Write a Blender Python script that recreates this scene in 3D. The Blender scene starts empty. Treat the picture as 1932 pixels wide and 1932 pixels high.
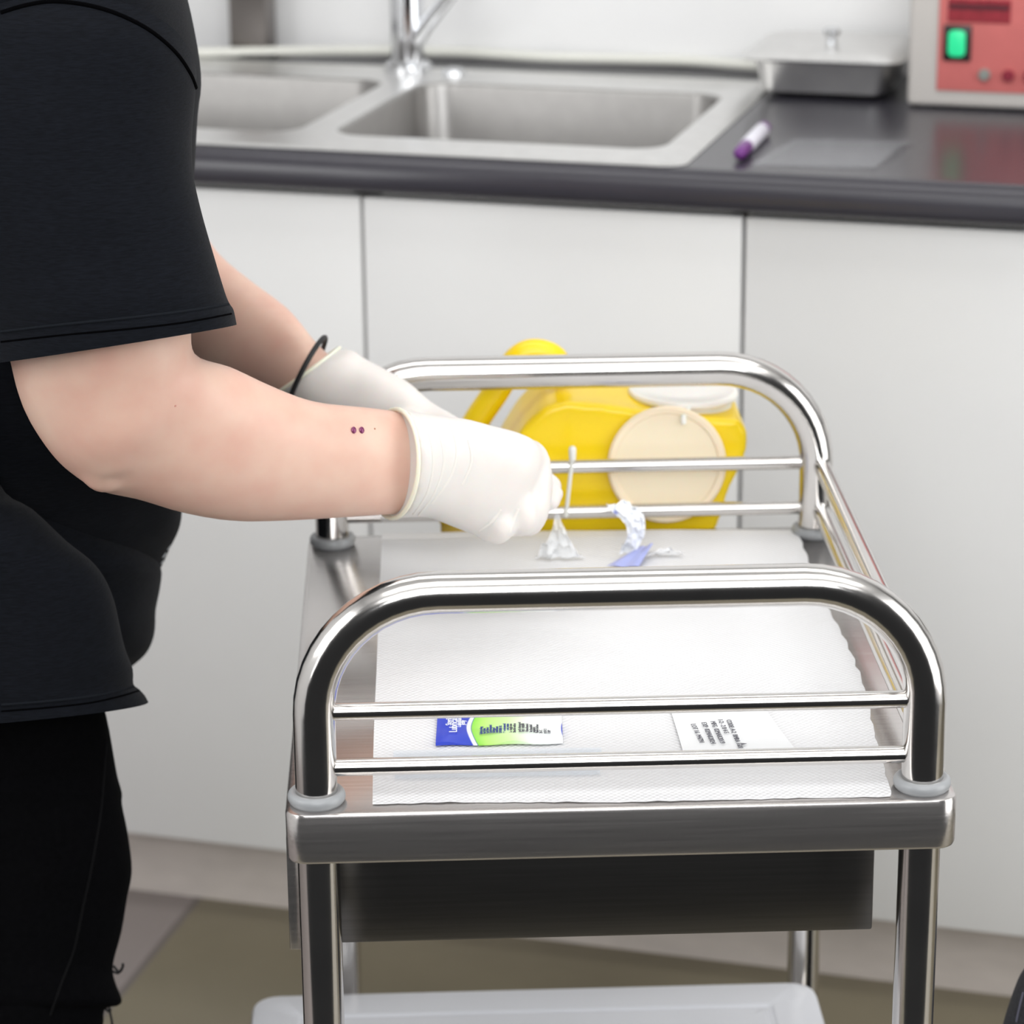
import bpy, bmesh, math, random
from mathutils import Vector, Matrix, noise
from mathutils.bvhtree import BVHTree
sc = bpy.context.scene
COL = sc.collection
R = math.radians

# ------------------------------------------------------------------ camera
F_PX, PITCH, ROLL, CAM_H = 5455.6, 0.3224, -0.0093, 1.4906
cp, sp = math.cos(PITCH), math.sin(PITCH)
FW = Vector((0, cp, -sp)); UP0 = Vector((0, sp, cp)); RT0 = Vector((1, 0, 0))
RT = RT0*math.cos(ROLL) + UP0*math.sin(ROLL)
UP = -RT0*math.sin(ROLL) + UP0*math.cos(ROLL)
CAM = Vector((0, 0, CAM_H))
cd = bpy.data.cameras.new('camera'); cam = bpy.data.objects.new('camera', cd); COL.objects.link(cam)
cam.matrix_world = Matrix(((RT.x, UP.x, -FW.x, 0), (RT.y, UP.y, -FW.y, 0), (RT.z, UP.z, -FW.z, CAM_H), (0, 0, 0, 1)))
cd.sensor_width = 36; cd.lens = F_PX/1932*36; cd.clip_start = .05
cd.dof.use_dof = True; cd.dof.focus_distance = 1.97; cd.dof.aperture_fstop = 7.5
sc.camera = cam

# ------------------------------------------------------------------ world, lights, exposure
w = bpy.data.worlds.new('world'); sc.world = w; w.use_nodes = True
w.node_tree.nodes['Background'].inputs[0].default_value = (.95, .97, 1, 1)
w.node_tree.nodes['Background'].inputs[1].default_value = .035
def area(name, loc, rot, sx, sy, power, col=(1, 1, 1)):
    l = bpy.data.lights.new(name, 'AREA'); l.shape = 'RECTANGLE'; l.size = sx; l.size_y = sy
    l.energy = power; l.color = col
    o = bpy.data.objects.new(name, l); COL.objects.link(o); o.location = loc; o.rotation_euler = rot
    return o
area('ceiling_panel_light', (.3, -.75, 2.62), (0, 0, 0), 3.4, 1.3, 42, (1, .997, .99))
area('ceiling_panel_light', (.3, .95, 2.62), (0, 0, 0), 2.8, .9, 22, (1, .997, .99))
area('ceiling_panel_light', (.1, 2.45, 2.62), (0, 0, -.28), 2.4, .5, 16, (1, .997, .99))
area('side_fill_light', (-1.87, .75, 1.35), (0, R(-82), 0), 1.6, 1.6, 38, (1, 1, 1))  # added fill from the left to lift the lower doors, no window there
area('side_fill_light', (2.3, 1.0, 1.15), (0, R(90), 0), 1.9, 1.6, 40, (1, 1, 1))  # added soft fill from the right, not a real window
area('rear_fill_light', (.2, -1.75, 2.25), (R(82), 0, 0), 2.4, .7, 60, (.97, .985, 1))  # added frontal fill high behind the camera, stands for no actual window
sc.view_settings.view_transform = 'Standard'; sc.view_settings.look = 'None'
sc.view_settings.exposure = -.22; sc.view_settings.gamma = 1
sc.view_settings.use_curve_mapping = False

# ------------------------------------------------------------------ helpers
def ray(x, y): return FW + RT*((x-966)/F_PX) + UP*((966-y)/F_PX)
def atY(x, y, Y): d = ray(x, y); return CAM + d*(Y/d.y)
def atZ(x, y, z): d = ray(x, y); return CAM + d*((z-CAM_H)/d.z)
TM = Matrix.Translation((-.1301, 1.7434, 0)) @ Matrix.Rotation(.0355, 4, 'Z')
CM = Matrix.Translation((0, 2.876, 0)) @ Matrix.Rotation(-.2804, 4, 'Z')
TMi, CMi = TM.inverted(), CM.inverted()
ID = Matrix.Identity(4)
WM = {}

def thing(name, label, cat, loc=(0, 0, 0), rz=0, group=None):
    o = bpy.data.objects.new(name, None); COL.objects.link(o); o.empty_display_size = .05
    o.location = loc; o.rotation_euler = (0, 0, rz)
    o['label'] = label; o['category'] = cat
    if group: o['group'] = group
    WM[o.name] = Matrix.Translation(loc) @ Matrix.Rotation(rz, 4, 'Z')
    return o
def tag(o, label, cat, group=None, kind=None):
    o['label'] = label; o['category'] = cat
    if group: o['group'] = group
    if kind: o['kind'] = kind
    return o
def build(name, bm, mat, parent=None, M=ID, label=None, sharp=35, smooth=True):
    if isinstance(bm, bpy.types.Mesh): me = bm
    else:
        bmesh.ops.remove_doubles(bm, verts=bm.verts, dist=1e-6)
        bmesh.ops.recalc_face_normals(bm, faces=bm.faces)
        me = bpy.data.meshes.new(name); bm.to_mesh(me); bm.free()
    me.transform(M)
    o = bpy.data.objects.new(name, me); COL.objects.link(o)
    if mat and not me.materials: me.materials.append(mat)
    if parent:
        o.parent = parent; P = WM[parent.name]; me.transform(P.inverted()); WM[o.name] = P
    else:
        xs = [v.co for v in me.vertices]
        c = Vector((sum(v.x for v in xs)/len(xs), sum(v.y for v in xs)/len(xs), min(v.z for v in xs)))
        me.transform(Matrix.Translation(-c)); o.location = c; WM[o.name] = Matrix.Translation(c)
    if smooth:
        me.polygons.foreach_set('use_smooth', [True]*len(me.polygons))
        me.set_sharp_from_angle(angle=R(sharp))
    if label: o['label'] = label
    return o
def struct(name, bm, mat, M=ID, label=None, **k):
    o = build(name, bm, mat, None, M, **k); o['kind'] = 'structure'
    if label: o['label'] = label
    return o
def NB(): return bmesh.new()
def box(bm, x0, x1, y0, y1, z0, z1, bev=0, seg=2, M=ID):
    vs = [bm.verts.new(M @ Vector((x, y, z))) for x in (x0, x1) for y in (y0, y1) for z in (z0, z1)]
    fs = [bm.faces.new([vs[i] for i in f]) for f in ((0, 1, 3, 2), (4, 6, 7, 5), (0, 4, 5, 1), (2, 3, 7, 6), (0, 2, 6, 4), (1, 5, 7, 3))]
    if bev:
        es = list({e for f in fs for e in f.edges})
        bmesh.ops.bevel(bm, geom=es, offset=bev, segments=seg, profile=.5, affect='EDGES')
    return bm
def tube(bm, pts, r, n=16, cap=True, closed=False):
    pts = [Vector(p) for p in pts]; m = len(pts)
    rs = r if isinstance(r, (list, tuple)) else [r]*m
    tg = []
    for i in range(m):
        a = pts[(i-1) % m] if (closed or i) else pts[0]; b = pts[(i+1) % m] if (closed or i < m-1) else pts[-1]
        tg.append((b-a).normalized())
    u = tg[0].orthogonal().normalized(); rings = []
    for i in range(m):
        u = (u - tg[i]*u.dot(tg[i])).normalized(); v = tg[i].cross(u)
        rings.append([bm.verts.new(pts[i] + (u*math.cos(t)+v*math.sin(t))*rs[i]) for t in [2*math.pi*k/n for k in range(n)]])
    for i in range(m if closed else m-1):
        a, b = rings[i], rings[(i+1) % m]
        sh = 0
        if closed and i == m-1:
            sh = min(range(n), key=lambda s: (a[0].co-b[s].co).length)
        for k in range(n): bm.faces.new((a[k], a[(k+1) % n], b[(k+1+sh) % n], b[(k+sh) % n]))
    if cap and not closed: bm.faces.new(rings[0][::-1]); bm.faces.new(rings[-1])
    return bm
def ball_tube(bm, pts, rs, n=14):
    """tapered tube with rounded ends"""
    pts = [Vector(p) for p in pts]; a = (pts[0]-pts[1]).normalized(); b = (pts[-1]-pts[-2]).normalized()
    P = [pts[0]+a*rs[0]*s for s in (.95, .8, .45)] + pts + [pts[-1]+b*rs[-1]*s for s in (.45, .8, .95)]
    Q = [rs[0]*.25, rs[0]*.6, rs[0]*.89] + list(rs) + [rs[-1]*.89, rs[-1]*.6, rs[-1]*.25]
    return tube(bm, P, Q, n)
def spline(pts, n=6, closed=False):
    pts = [Vector(p) for p in pts]; m = len(pts); out = []
    g = (lambda i: pts[i % m]) if closed else (lambda i: pts[max(0, min(m-1, i))])
    for i in range(m if closed else m-1):
        p0, p1, p2, p3 = g(i-1), g(i), g(i+1), g(i+2)
        for k in range(n):
            t = k/n
            out.append(.5*((2*p1)+(-p0+p2)*t+(2*p0-5*p1+4*p2-p3)*t*t+(-p0+3*p1-3*p2+p3)*t*t*t))
    if not closed: out.append(pts[-1])
    return out
def lathe(bm, prof, c=(0, 0, 0), n=24, M=ID):
    rings = []
    for r, z in prof:
        if r < 1e-6: rings.append([bm.verts.new(M @ Vector((c[0], c[1], c[2]+z)))])
        else: rings.append([bm.verts.new(M @ Vector((c[0]+r*math.cos(2*math.pi*k/n), c[1]+r*math.sin(2*math.pi*k/n), c[2]+z))) for k in range(n)])
    for a, b in zip(rings, rings[1:]):
        for k in range(n):
            f = [a[k % len(a)], a[(k+1) % len(a)], b[(k+1) % len(b)], b[k % len(b)]]
            f = list(dict.fromkeys(f))
            if len(f) > 2: bm.faces.new(f)
    return bm
def rrect(x0, x1, y0, y1, r, n=6):
    out = []
    for cx, cy, a in ((x1-r, y1-r, 0), (x0+r, y1-r, 90), (x0+r, y0+r, 180), (x1-r, y0+r, 270)):
        out += [(cx+r*math.cos(R(a+90*k/n)), cy+r*math.sin(R(a+90*k/n))) for k in range(n+1)]
    return out
def stack(bm, loops, cap0=True, cap1=True):
    """loops: list of lists of Vector (equal length) bridged in order"""
    rings = [[bm.verts.new(p) for p in l] for l in loops]
    for a, b in zip(rings, rings[1:]):
        m = len(a)
        for k in range(m): bm.faces.new((a[k], a[(k+1) % m], b[(k+1) % m], b[k]))
    if cap0: bm.faces.new(rings[0][::-1])
    if cap1: bm.faces.new(rings[-1])
    return bm
def slab(bm, x0, x1, y0, y1, z0, z1, r, e=.002, n=6):
    L = []
    for z, i in ((z0, e), (z0+e*.3, e*.3), (z0+e, 0), (z1-e, 0), (z1-e*.3, e*.3), (z1, e)):
        L.append([Vector((x, y, z)) for x, y in rrect(x0+i, x1-i, y0+i, y1-i, max(r-i, .0005), n)])
    return stack(bm, L)
def interp(st, n):
    """Catmull-Rom through tuples"""
    out = []
    for i in range(len(st)-1):
        p0, p1, p2, p3 = st[max(i-1, 0)], st[i], st[i+1], st[min(i+2, len(st)-1)]
        for k in range(n):
            t = k/n
            out.append(tuple(.5*((2*b)+(-a+c)*t+(2*a-5*b+4*c-d)*t*t+(-a+3*b-3*c+d)*t*t*t) for a, b, c, d in zip(p0, p1, p2, p3)))
    out.append(st[-1]); return out
def ringloft(bm, st, sub=4, n=32, e=2.0, cap=True, wob=0, seed=0):
    """st: (ax,ay,bx,by, Y, half_depth[m][, sx, sy shear of near side in photo px]) -> rings holding the two outline points"""
    st = [tuple(s)+(0,)*(8-len(s)) for s in st]
    loops = []
    for s in interp(st, sub) if sub > 1 else st:
        ax, ay, bx, by, Y, hd, sx, sy = s
        A = atY(ax, ay, Y); B = atY(bx, by, Y); C = (A+B)/2; u = (B-A)/2
        mx, my = (ax+bx)/2, (ay+by)/2
        sh = atY(mx+sx, my+sy, Y) - C
        v = (CAM-C).normalized()*hd*1.05 + sh
        lp = []
        for k in range(n):
            t = 2*math.pi*k/n; c_, s_ = math.cos(t), math.sin(t)
            c2 = math.copysign(abs(c_)**(2/e), c_); s2 = math.copysign(abs(s_)**(2/e), s_)
            p = C + u*c2 + v*s2
            if wob:
                nz = noise.noise(Vector((p.x*9+seed, p.y*9, p.z*14)))+.5*noise.noise(Vector((p.x*25+seed, p.y*25, p.z*30)))
                p = p + (p-C).normalized()*nz*wob*abs(s2)
            lp.append(p)
        loops.append(lp)
    return stack(bm, loops, cap, cap)
def fuse(bm, voxel, smooth=4, fac=.5):
    bmesh.ops.recalc_face_normals(bm, faces=bm.faces)
    me = bpy.data.meshes.new('tmp'); bm.to_mesh(me); bm.free()
    o = bpy.data.objects.new('tmp', me); COL.objects.link(o)
    m = o.modifiers.new('r', 'REMESH'); m.mode = 'VOXEL'; m.voxel_size = voxel
    s = o.modifiers.new('s', 'SMOOTH'); s.factor = fac; s.iterations = smooth
    dg = bpy.context.evaluated_depsgraph_get(); dg.update()
    out = bpy.data.meshes.new_from_object(o.evaluated_get(dg))
    bpy.data.objects.remove(o); bpy.data.meshes.remove(me)
    return out
def bvh_of(me_or_obj):
    dg = bpy.context.evaluated_depsgraph_get()
    o = me_or_obj; M = WM[o.name]
    vs = [M @ v.co for v in o.data.vertices]
    return BVHTree.FromPolygons(vs, [tuple(p.vertices) for p in o.data.polygons])
def hit(b, x, y):
    d = ray(x, y).normalized(); loc, nor, i, dist = b.ray_cast(CAM, d)
    return loc, nor
def on_surface(b, pts, lift=0, n=5):
    out = []
    for p in spline([Vector((x, y, 0)) for x, y in pts], n):
        l, nn = hit(b, p.x, p.y)
        if l is not None: out.append(l+nn*lift*(1 if nn.dot(l-CAM) < 0 else -1))
    return out
def text_mesh(s, size, M, mat, name, parent, ext=.00015, bold=0):
    c = bpy.data.curves.new('t', 'FONT'); c.body = s; c.size = size; c.extrude = ext; c.offset = bold
    c.resolution_u = 2
    o = bpy.data.objects.new('t', c); COL.objects.link(o)
    dg = bpy.context.evaluated_depsgraph_get(); dg.update()
    me = bpy.data.meshes.new_from_object(o.evaluated_get(dg))
    bpy.data.objects.remove(o); bpy.data.curves.remove(c)
    me.materials.clear()
    return build(name, me, mat, parent, M, smooth=False)

# ------------------------------------------------------------------ materials
def mat(name, col, rough=.5, metal=0, **k):
    m = bpy.data.materials.new(name); m.use_nodes = True
    b = m.node_tree.nodes['Principled BSDF']
    b.inputs['Base Color'].default_value = (*col, 1); b.inputs['Roughness'].default_value = rough
    b.inputs['Metallic'].default_value = metal
    for kk, v in k.items(): b.inputs[kk.replace('_', ' ')].default_value = v
    return m
def N(m, t, **k):
    n = m.node_tree.nodes.new(t)
    for a, v in k.items(): setattr(n, a, v)
    return n
def L(m, a, b): m.node_tree.links.new(a, b)
def bsdf(m): return m.node_tree.nodes['Principled BSDF']
def noisy(m, scale=(20, 20, 20), amt=.1, bump=0, dist=.001, detail=4, rough_amt=0, c2=None, tex=8):
    tc = N(m, 'ShaderNodeTexCoord'); mp = N(m, 'ShaderNodeMapping'); mp.inputs['Scale'].default_value = scale
    nt = N(m, 'ShaderNodeTexNoise'); nt.inputs['Scale'].default_value = tex; nt.inputs['Detail'].default_value = detail
    L(m, tc.outputs['Object'], mp.inputs[0]); L(m, mp.outputs[0], nt.inputs['Vector'])
    b = bsdf(m); base = tuple(b.inputs['Base Color'].default_value)[:3]
    if amt or c2:
        r = N(m, 'ShaderNodeValToRGB'); r.color_ramp.elements[0].position = .3; r.color_ramp.elements[1].position = .7
        c0 = c2 if c2 else tuple(max(0, c*(1-amt)) for c in base)
        c1 = base if c2 else tuple(min(1, c*(1+amt)) for c in base)
        r.color_ramp.elements[0].color = (*c0, 1); r.color_ramp.elements[1].color = (*c1, 1)
        L(m, nt.outputs[0], r.inputs[0]); L(m, r.outputs[0], b.inputs['Base Color'])
    if bump:
        bp = N(m, 'ShaderNodeBump'); bp.inputs['Strength'].default_value = bump; bp.inputs['Distance'].default_value = dist
        L(m, nt.outputs[0], bp.inputs['Height']); L(m, bp.outputs[0], b.inputs['Normal'])
    if rough_amt:
        mr = N(m, 'ShaderNodeMapRange'); r0 = b.inputs['Roughness'].default_value
        mr.inputs['To Min'].default_value = r0-rough_amt; mr.inputs['To Max'].default_value = r0+rough_amt
        L(m, nt.outputs[0], mr.inputs[0]); L(m, mr.outputs[0], b.inputs['Roughness'])
    return m
STEEL = noisy(mat('polished_steel', (.66, .64, .62), .15, 1), (3, 3, 3), .03, rough_amt=.03)
TRAY = noisy(mat('brushed_steel', (.60, .575, .56), .23, .94), (1.2, 60, 60), .08, bump=.08, dist=.0004, rough_amt=.06)
DARKST = noisy(mat('drawer_steel_darkened', (.20, .195, .19), .3, 1), (1.2, 50, 50), .08, bump=.05, dist=.0004)  # trolley steel darkened: the dark reflection is put into its base colour
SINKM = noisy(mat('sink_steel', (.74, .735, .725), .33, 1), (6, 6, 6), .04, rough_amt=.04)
BOWLM = noisy(mat('sink_steel_shaded', (.37, .36, .35), .38, 1), (6, 6, 6), .04)  # same steel as the rim, with the bowls' shade put into the colour
CHROME = mat('chrome', (.75, .76, .78), .1, 1)
GREYST = mat('grey_metal', (.23, .21, .2), .35, .8)
COLLAR = mat('grey_plastic_collar', (.30, .31, .32), .35)
WALLM = noisy(mat('white_wall_paint', (.86, .86, .86), .6), (2, 2, 2), .01)
DOORM = noisy(mat('white_laminate', (.79, .79, .785), .35), (2, 2, 2), .006)
CARC = mat('cabinet_carcass', (.70, .70, .69), .5)
KICK = noisy(mat('grey_kickboard', (.62, .565, .525), .45), (2, 2, 6), .06)
TOP = noisy(mat('dark_laminate_worktop', (.042, .040, .050), .26), (2, 2, 2), .04)
YEL = mat('yellow_plastic', (.93, .66, .006), .3, Subsurface_Weight=.1, Subsurface_Scale=.01)
LIDW = mat('white_translucent_plastic', (.86, .83, .78), .35, Subsurface_Weight=.3, Subsurface_Scale=.01)
DISC = mat('cream_translucent_plastic', (.87, .73, .54), .35, Subsurface_Weight=.2, Subsurface_Scale=.01)
TUBW = mat('white_tub_plastic', (.74, .75, .79), .32)
SKIN = noisy(mat('skin', (.73, .505, .40), .48, Subsurface_Weight=.15, Subsurface_Scale=.012), (1, 1, 1), 0, bump=.12, dist=.0008, c2=(.68, .405, .32), tex=26)
bsdf(SKIN).inputs['Subsurface Radius'].default_value = (1, .35, .2)
GLOVE = noisy(mat('latex_glove', (.73, .69, .655), .42, Subsurface_Weight=.25, Subsurface_Scale=.008), (1, 1, 1), .015, bump=.25, dist=.0015, tex=45)
GLOVEW = mat('latex_fold', (.76, .72, .67), .5)
CUFF = mat('latex_bead', (.86, .83, .68), .4, Subsurface_Weight=.3, Subsurface_Scale=.006)
SHIRT = noisy(mat('black_cotton', (.0040, .0050, .0075), .9, Sheen_Weight=.03, Sheen_Roughness=.5, Specular_IOR_Level=.1), (10, 10, 60), .3, bump=.35, dist=.0012, tex=14)
HEM = mat('black_cotton_stitch', (.0085, .010, .013), 1, Specular_IOR_Level=.1)
SEAMD = mat('dark_seam_thread', (.0012, .0012, .0015), 1, Specular_IOR_Level=.02)
TROUS = noisy(mat('black_trouser_cloth', (.0025, .0025, .003), .95, Specular_IOR_Level=.03), (30, 30, 30), .2)
SEAMT = mat('trouser_seam_thread', (.006, .006, .0065), 1, Specular_IOR_Level=.05)
BLACKR = mat('black_elastic', (.008, .008, .009), .6)
HAIR = mat('dark_hair', (.03, .018, .012), .5)
SHOE = mat('black_shoe', (.01, .01, .01), .5)
FILM = mat('clear_film', (.92, .95, 1), .2, Alpha=.07)
PINK = noisy(mat('pink_front_panel', (.66, .18, .17), .4), (4, 4, 4), .04)
GREYP = mat('grey_painted_case', (.60, .57, .54), .45)
DISP = noisy(mat('dark_red_display', (.30, .03, .045), .25), (60, 10, 10), .3)
DISPD = mat('dark_display_strip', (.10, .02, .03), .3)
BLK = mat('black_plastic', (.015, .015, .016), .35)
GREEN = mat('green_lit_rocker', (.02, .6, .25), .3, Emission_Color=(.03, .75, .32, 1), Emission_Strength=.45)
KNOBG = mat('grey_knob', (.25, .27, .25), .4)
KNOBR = mat('dark_red_knob', (.25, .02, .04), .4)
PURP = mat('purple_plastic', (.16, .03, .22), .35)
MARKW = mat('white_marker_body', (.78, .77, .85), .35)
BLUEP = mat('blue_print', (.02, .05, .38), .35)
BLUEL = mat('lilac_blue_film', (.38, .42, .75), .3)
WHITEP = mat('white_print', (.9, .92, .95), .4)
GREYT = mat('grey_print', (.12, .12, .14), .5)
NAVYT = mat('navy_print', (.05, .07, .3), .5)
HOSE = mat('cream_hose', (.74, .74, .68), .35)
TIE = mat('clear_white_tie', (.72, .72, .68), .35)
BAGM = noisy(mat('dark_woven_fabric', (.022, .022, .027), .8), (60, 60, 60), .6, bump=.8, dist=.002, tex=10)
RUBBER = mat('grey_rubber', (.12, .12, .12), .6)
# embossed paper
PAPER = mat('embossed_paper', (.745, .745, .755), .75)
tc = N(PAPER, 'ShaderNodeTexCoord'); sx = N(PAPER, 'ShaderNodeSeparateXYZ'); L(PAPER, tc.outputs['Object'], sx.inputs[0])
def mth(m, op, a, b=None):
    n = N(m, 'ShaderNodeMath', operation=op)
    for i, v in enumerate((a, b)):
        if v is None: continue
        if isinstance(v, (int, float)): n.inputs[i].default_value = v
        else: L(m, v, n.inputs[i])
    return n.outputs[0]
h = mth(PAPER, 'MULTIPLY', mth(PAPER, 'SINE', mth(PAPER, 'MULTIPLY', sx.outputs[0], 1250)), mth(PAPER, 'SINE', mth(PAPER, 'MULTIPLY', sx.outputs[1], 1250)))
bp = N(PAPER, 'ShaderNodeBump'); bp.inputs['Strength'].default_value = .55; bp.inputs['Distance'].default_value = .0006
L(PAPER, h, bp.inputs['Height']); L(PAPER, bp.outputs[0], bsdf(PAPER).inputs['Normal'])
# floor: olive vinyl with a paler grey sheet beyond one straight joint
FLOORM = noisy(mat('olive_vinyl_floor', (.19, .165, .112), .42), (1, 1, 1), 0, c2=(.130, .112, .074), tex=3.2)
p1 = atZ(370, 1700, 0); p2 = atZ(215, 1890, 0); nrm = Vector((p2.y-p1.y, -(p2.x-p1.x), 0)).normalized()
if nrm.x > 0: nrm = -nrm
tc = N(FLOORM, 'ShaderNodeNewGeometry'); sx = N(FLOORM, 'ShaderNodeSeparateXYZ'); L(FLOORM, tc.outputs['Position'], sx.inputs[0])
dd = mth(FLOORM, 'SUBTRACT', mth(FLOORM, 'ADD', mth(FLOORM, 'MULTIPLY', sx.outputs[0], nrm.x), mth(FLOORM, 'MULTIPLY', sx.outputs[1], nrm.y)), nrm.dot(p1))
st_ = mth(FLOORM, 'GREATER_THAN', dd, 0.0)
mx = N(FLOORM, 'ShaderNodeMixRGB'); mx.inputs[2].default_value = (.23, .20, .19, 1)
old = bsdf(FLOORM).inputs['Base Color'].links[0].from_socket
L(FLOORM, st_, mx.inputs[0]); L(FLOORM, old, mx.inputs[1])
band = mth(FLOORM, 'LESS_THAN', mth(FLOORM, 'ABSOLUTE', dd), .004)
mx2 = N(FLOORM, 'ShaderNodeMixRGB'); mx2.inputs[2].default_value = (.13, .112, .105, 1)
L(FLOORM, band, mx2.inputs[0]); L(FLOORM, mx.outputs[0], mx2.inputs[1]); L(FLOORM, mx2.outputs[0], bsdf(FLOORM).inputs['Base Color'])

# ------------------------------------------------------------------ room shell
bm = NB(); box(bm, -2.6, 3.2, 1.25, 4.6, -.05, 0); struct('floor', bm, FLOORM, label='olive brown vinyl floor with a paler grey section at left', smooth=False)
bm = NB(); box(bm, -2.4, 3.0, .60, .70, 0, 2.66); struct('wall_back', bm, WALLM, CM, label='plain white wall behind the sink', smooth=False)
bm = NB(); box(bm, -2.6, 3.2, -1.9, 4.6, 2.66, 2.72); struct('ceiling', bm, mat('ceiling_paint', (.8, .8, .8), .8), label='white ceiling', smooth=False)
bm = NB(); box(bm, -2.0, -1.9, .3, 4.2, 0, 2.66); struct('wall_left', bm, WALLM, label='plain white side wall', smooth=False)
bm = NB(); box(bm, 2.4, 2.5, .0, 2.15, 0, 2.66); struct('wall_right', bm, WALLM, label='plain white right side wall', smooth=False)
bm = NB(); box(bm, -1.0, 1.4, .07, .086, 0, .0974); struct('baseboard_back', bm, KICK, CM, label='grey beige kickboard below the white cabinets', smooth=False)

# ------------------------------------------------------------------ cabinets (one unit per door)
def cabinet(x0, x1, label, zs=.742):
    r = thing('base_cabinet', label, 'cabinet', CM @ Vector(((x0+x1)/2, .3, 0)), -.2804, 'white base cabinets under the worktop')
    bm = NB(); g = .0005
    for b_ in ((x0+g, x0+.016, .04, .58, .0974, zs), (x1-.016, x1-g, .04, .58, .0974, zs), (x0+.016, x1-.016, .04, .58, .0974, .113), (x0+.016, x1-.016, .565, .58, .113, .858), (x0+.016, x1-.016, .04, .056, .82, .858)):
        box(bm, *b_)
    for xx in (x0+.05, x1-.05): box(bm, xx-.015, xx+.015, .30, .33, 0, .0974)
    build('cabinet_body', bm, CARC, r, CM, smooth=False)
    bm = NB(); box(bm, x0+.002, x1-.002, .02, .038, .0974, .853, .0012, 2); build('door', bm, DOORM, r, CM)
cabinet(-.765, -.165, 'white flat-fronted cabinet left of the left door gap, beside the person')
cabinet(-.165, .238, 'white flat-fronted cabinet between two door gaps, behind the yellow jug')
cabinet(.238, .84, 'white flat-fronted cabinet right of the right door gap, below the pink appliance', .858)

# ------------------------------------------------------------------ worktop with sink cut-out
SX0, SX1, SY0, SY1 = -.70, .172, .022, .505
bm = NB()
prof = [(.6, .862), (.006, .862), (.0015, .866), (0, .872), (.001, .884), (.006, .894), (.014, .899), (.022, .9), (.6, .9)]
def extr(bm, prof, xa, xb): stack(bm, [[Vector((xa, y, z)) for y, z in prof], [Vector((xb, y, z)) for y, z in prof]])
fr = [(.032, .862)]+prof[1:8]+[(.032, .9)]
extr(bm, fr, -1.0, 1.4)
box(bm, -1.0, SX0+.01, .032, .6, .862, .9); box(bm, SX1-.012, 1.4, .032, .6, .862, .9); box(bm, SX0+.01, SX1-.012, SY1-.01, .6, .862, .9)
tag(build('worktop', bm, TOP, None, CM, sharp=50), 'long dark grey laminate worktop with rounded front edge', 'worktop')

# ------------------------------------------------------------------ sink
sk = thing('double_sink', 'stainless steel inset sink with two rectangular bowls', 'sink', CM @ Vector((-.26, .26, .9)), -.2804)
bowls = [(-.224, .138, .088, .412), (-.63, -.262, .088, .412)]
def rim():
    bm = NB(); zt = .9035
    mid = (bowls[0][0]+bowls[1][1])/2
    for b_, xa, xb in ((bowls[0], mid, SX1), (bowls[1], SX0, mid)):
        outer = rrect(xa, xb, SY0, SY1, .02, 8)
        if xa == mid: outer = [((mid if x < mid+.0201 and (y > SY1-.0201 or y < SY0+.0201) else x), (SY1 if (y > SY1-.0201 and x < mid+.0201) else SY0 if (y < SY0+.0201 and x < mid+.0201) else y)) for x, y in outer]
        else: outer = [((mid if x > mid-.0201 and (y > SY1-.0201 or y < SY0+.0201) else x), (SY1 if (y > SY1-.0201 and x > mid-.0201) else SY0 if (y < SY0+.0201 and x > mid-.0201) else y)) for x, y in outer]
        stack(bm, [[Vector((x, y, zt)) for x, y in rrect(*b_, .035, 8)], [Vector((x, y, zt)) for x, y in outer]], False, False)
    bmesh.ops.remove_doubles(bm, verts=bm.verts, dist=1e-5)
    for pts, s in ((rrect(SX0, SX1, SY0, SY1, .02), 1),):
        stack(bm, [[Vector((x, y, zt)) for x, y in pts], [Vector((x, y, .9008)) for x, y in rrect(SX0-.004, SX1+.004, SY0-.004, SY1+.004, .024)]], False, False)
    return bm
build('sink_rim', rim(), SINKM, sk, CM)
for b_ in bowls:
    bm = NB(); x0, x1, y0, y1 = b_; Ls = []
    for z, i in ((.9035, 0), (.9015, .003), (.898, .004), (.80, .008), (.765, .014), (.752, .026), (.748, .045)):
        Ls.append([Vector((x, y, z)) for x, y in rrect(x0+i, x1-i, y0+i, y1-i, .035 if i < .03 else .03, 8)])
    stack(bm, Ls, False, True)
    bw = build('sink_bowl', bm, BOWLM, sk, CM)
    bm = NB(); lathe(bm, [(0, .0), (.03, .001), (.038, .003), (.04, .0)], ((x0+x1)/2, (y0+y1)/2, .749)); build('drain', bm, CHROME, bw, CM)
def dome(x, y, r, h_, M=CM, z=.9035): 
    return lathe(NB(), [(r, 0), (r, h_*.3), (r*.85, h_*.75), (r*.5, h_*.95), (0, h_)], (x, y, z))
build('ledge_dome_wide', dome(-.199, .462, .014, .009), CHROME, sk, CM)  # small wide chrome dome on the rear ledge
build('ledge_dome_narrow', dome(-.252, .462, .008, .011), CHROME, sk, CM)  # smaller, taller chrome dome beside it on the ledge

fa = thing('mixer_tap', 'chrome mixer tap with upright stem and slanting arm behind the sink', 'tap', CM @ Vector((-.262, .485, .9035)), -.2804)
bm = NB(); lathe(bm, [(0, 0), (.028, 0), (.028, .006), (.0205, .012), (.020, .11), (.016, .13), (.012, .135), (0, .135)], (-.262, .485, .9035)); build('tap_body', bm, CHROME, fa, CM)
bm = NB(); tube(bm, spline([(-.262, .485, 1.03), (-.262, .485, 1.12), (-.268, .45, 1.19), (-.268, .37, 1.2), (-.268, .33, 1.14)], 6), .011, 14); build('spout', bm, CHROME, fa, CM)
bm = NB(); ball_tube(bm, [(-.255, .48, .935), (-.235, .475, .96), (-.20, .465, 1.0), (-.17, .46, 1.04)], [.010, .009, .008, .007]); build('lever', bm, CHROME, fa, CM)

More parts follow.
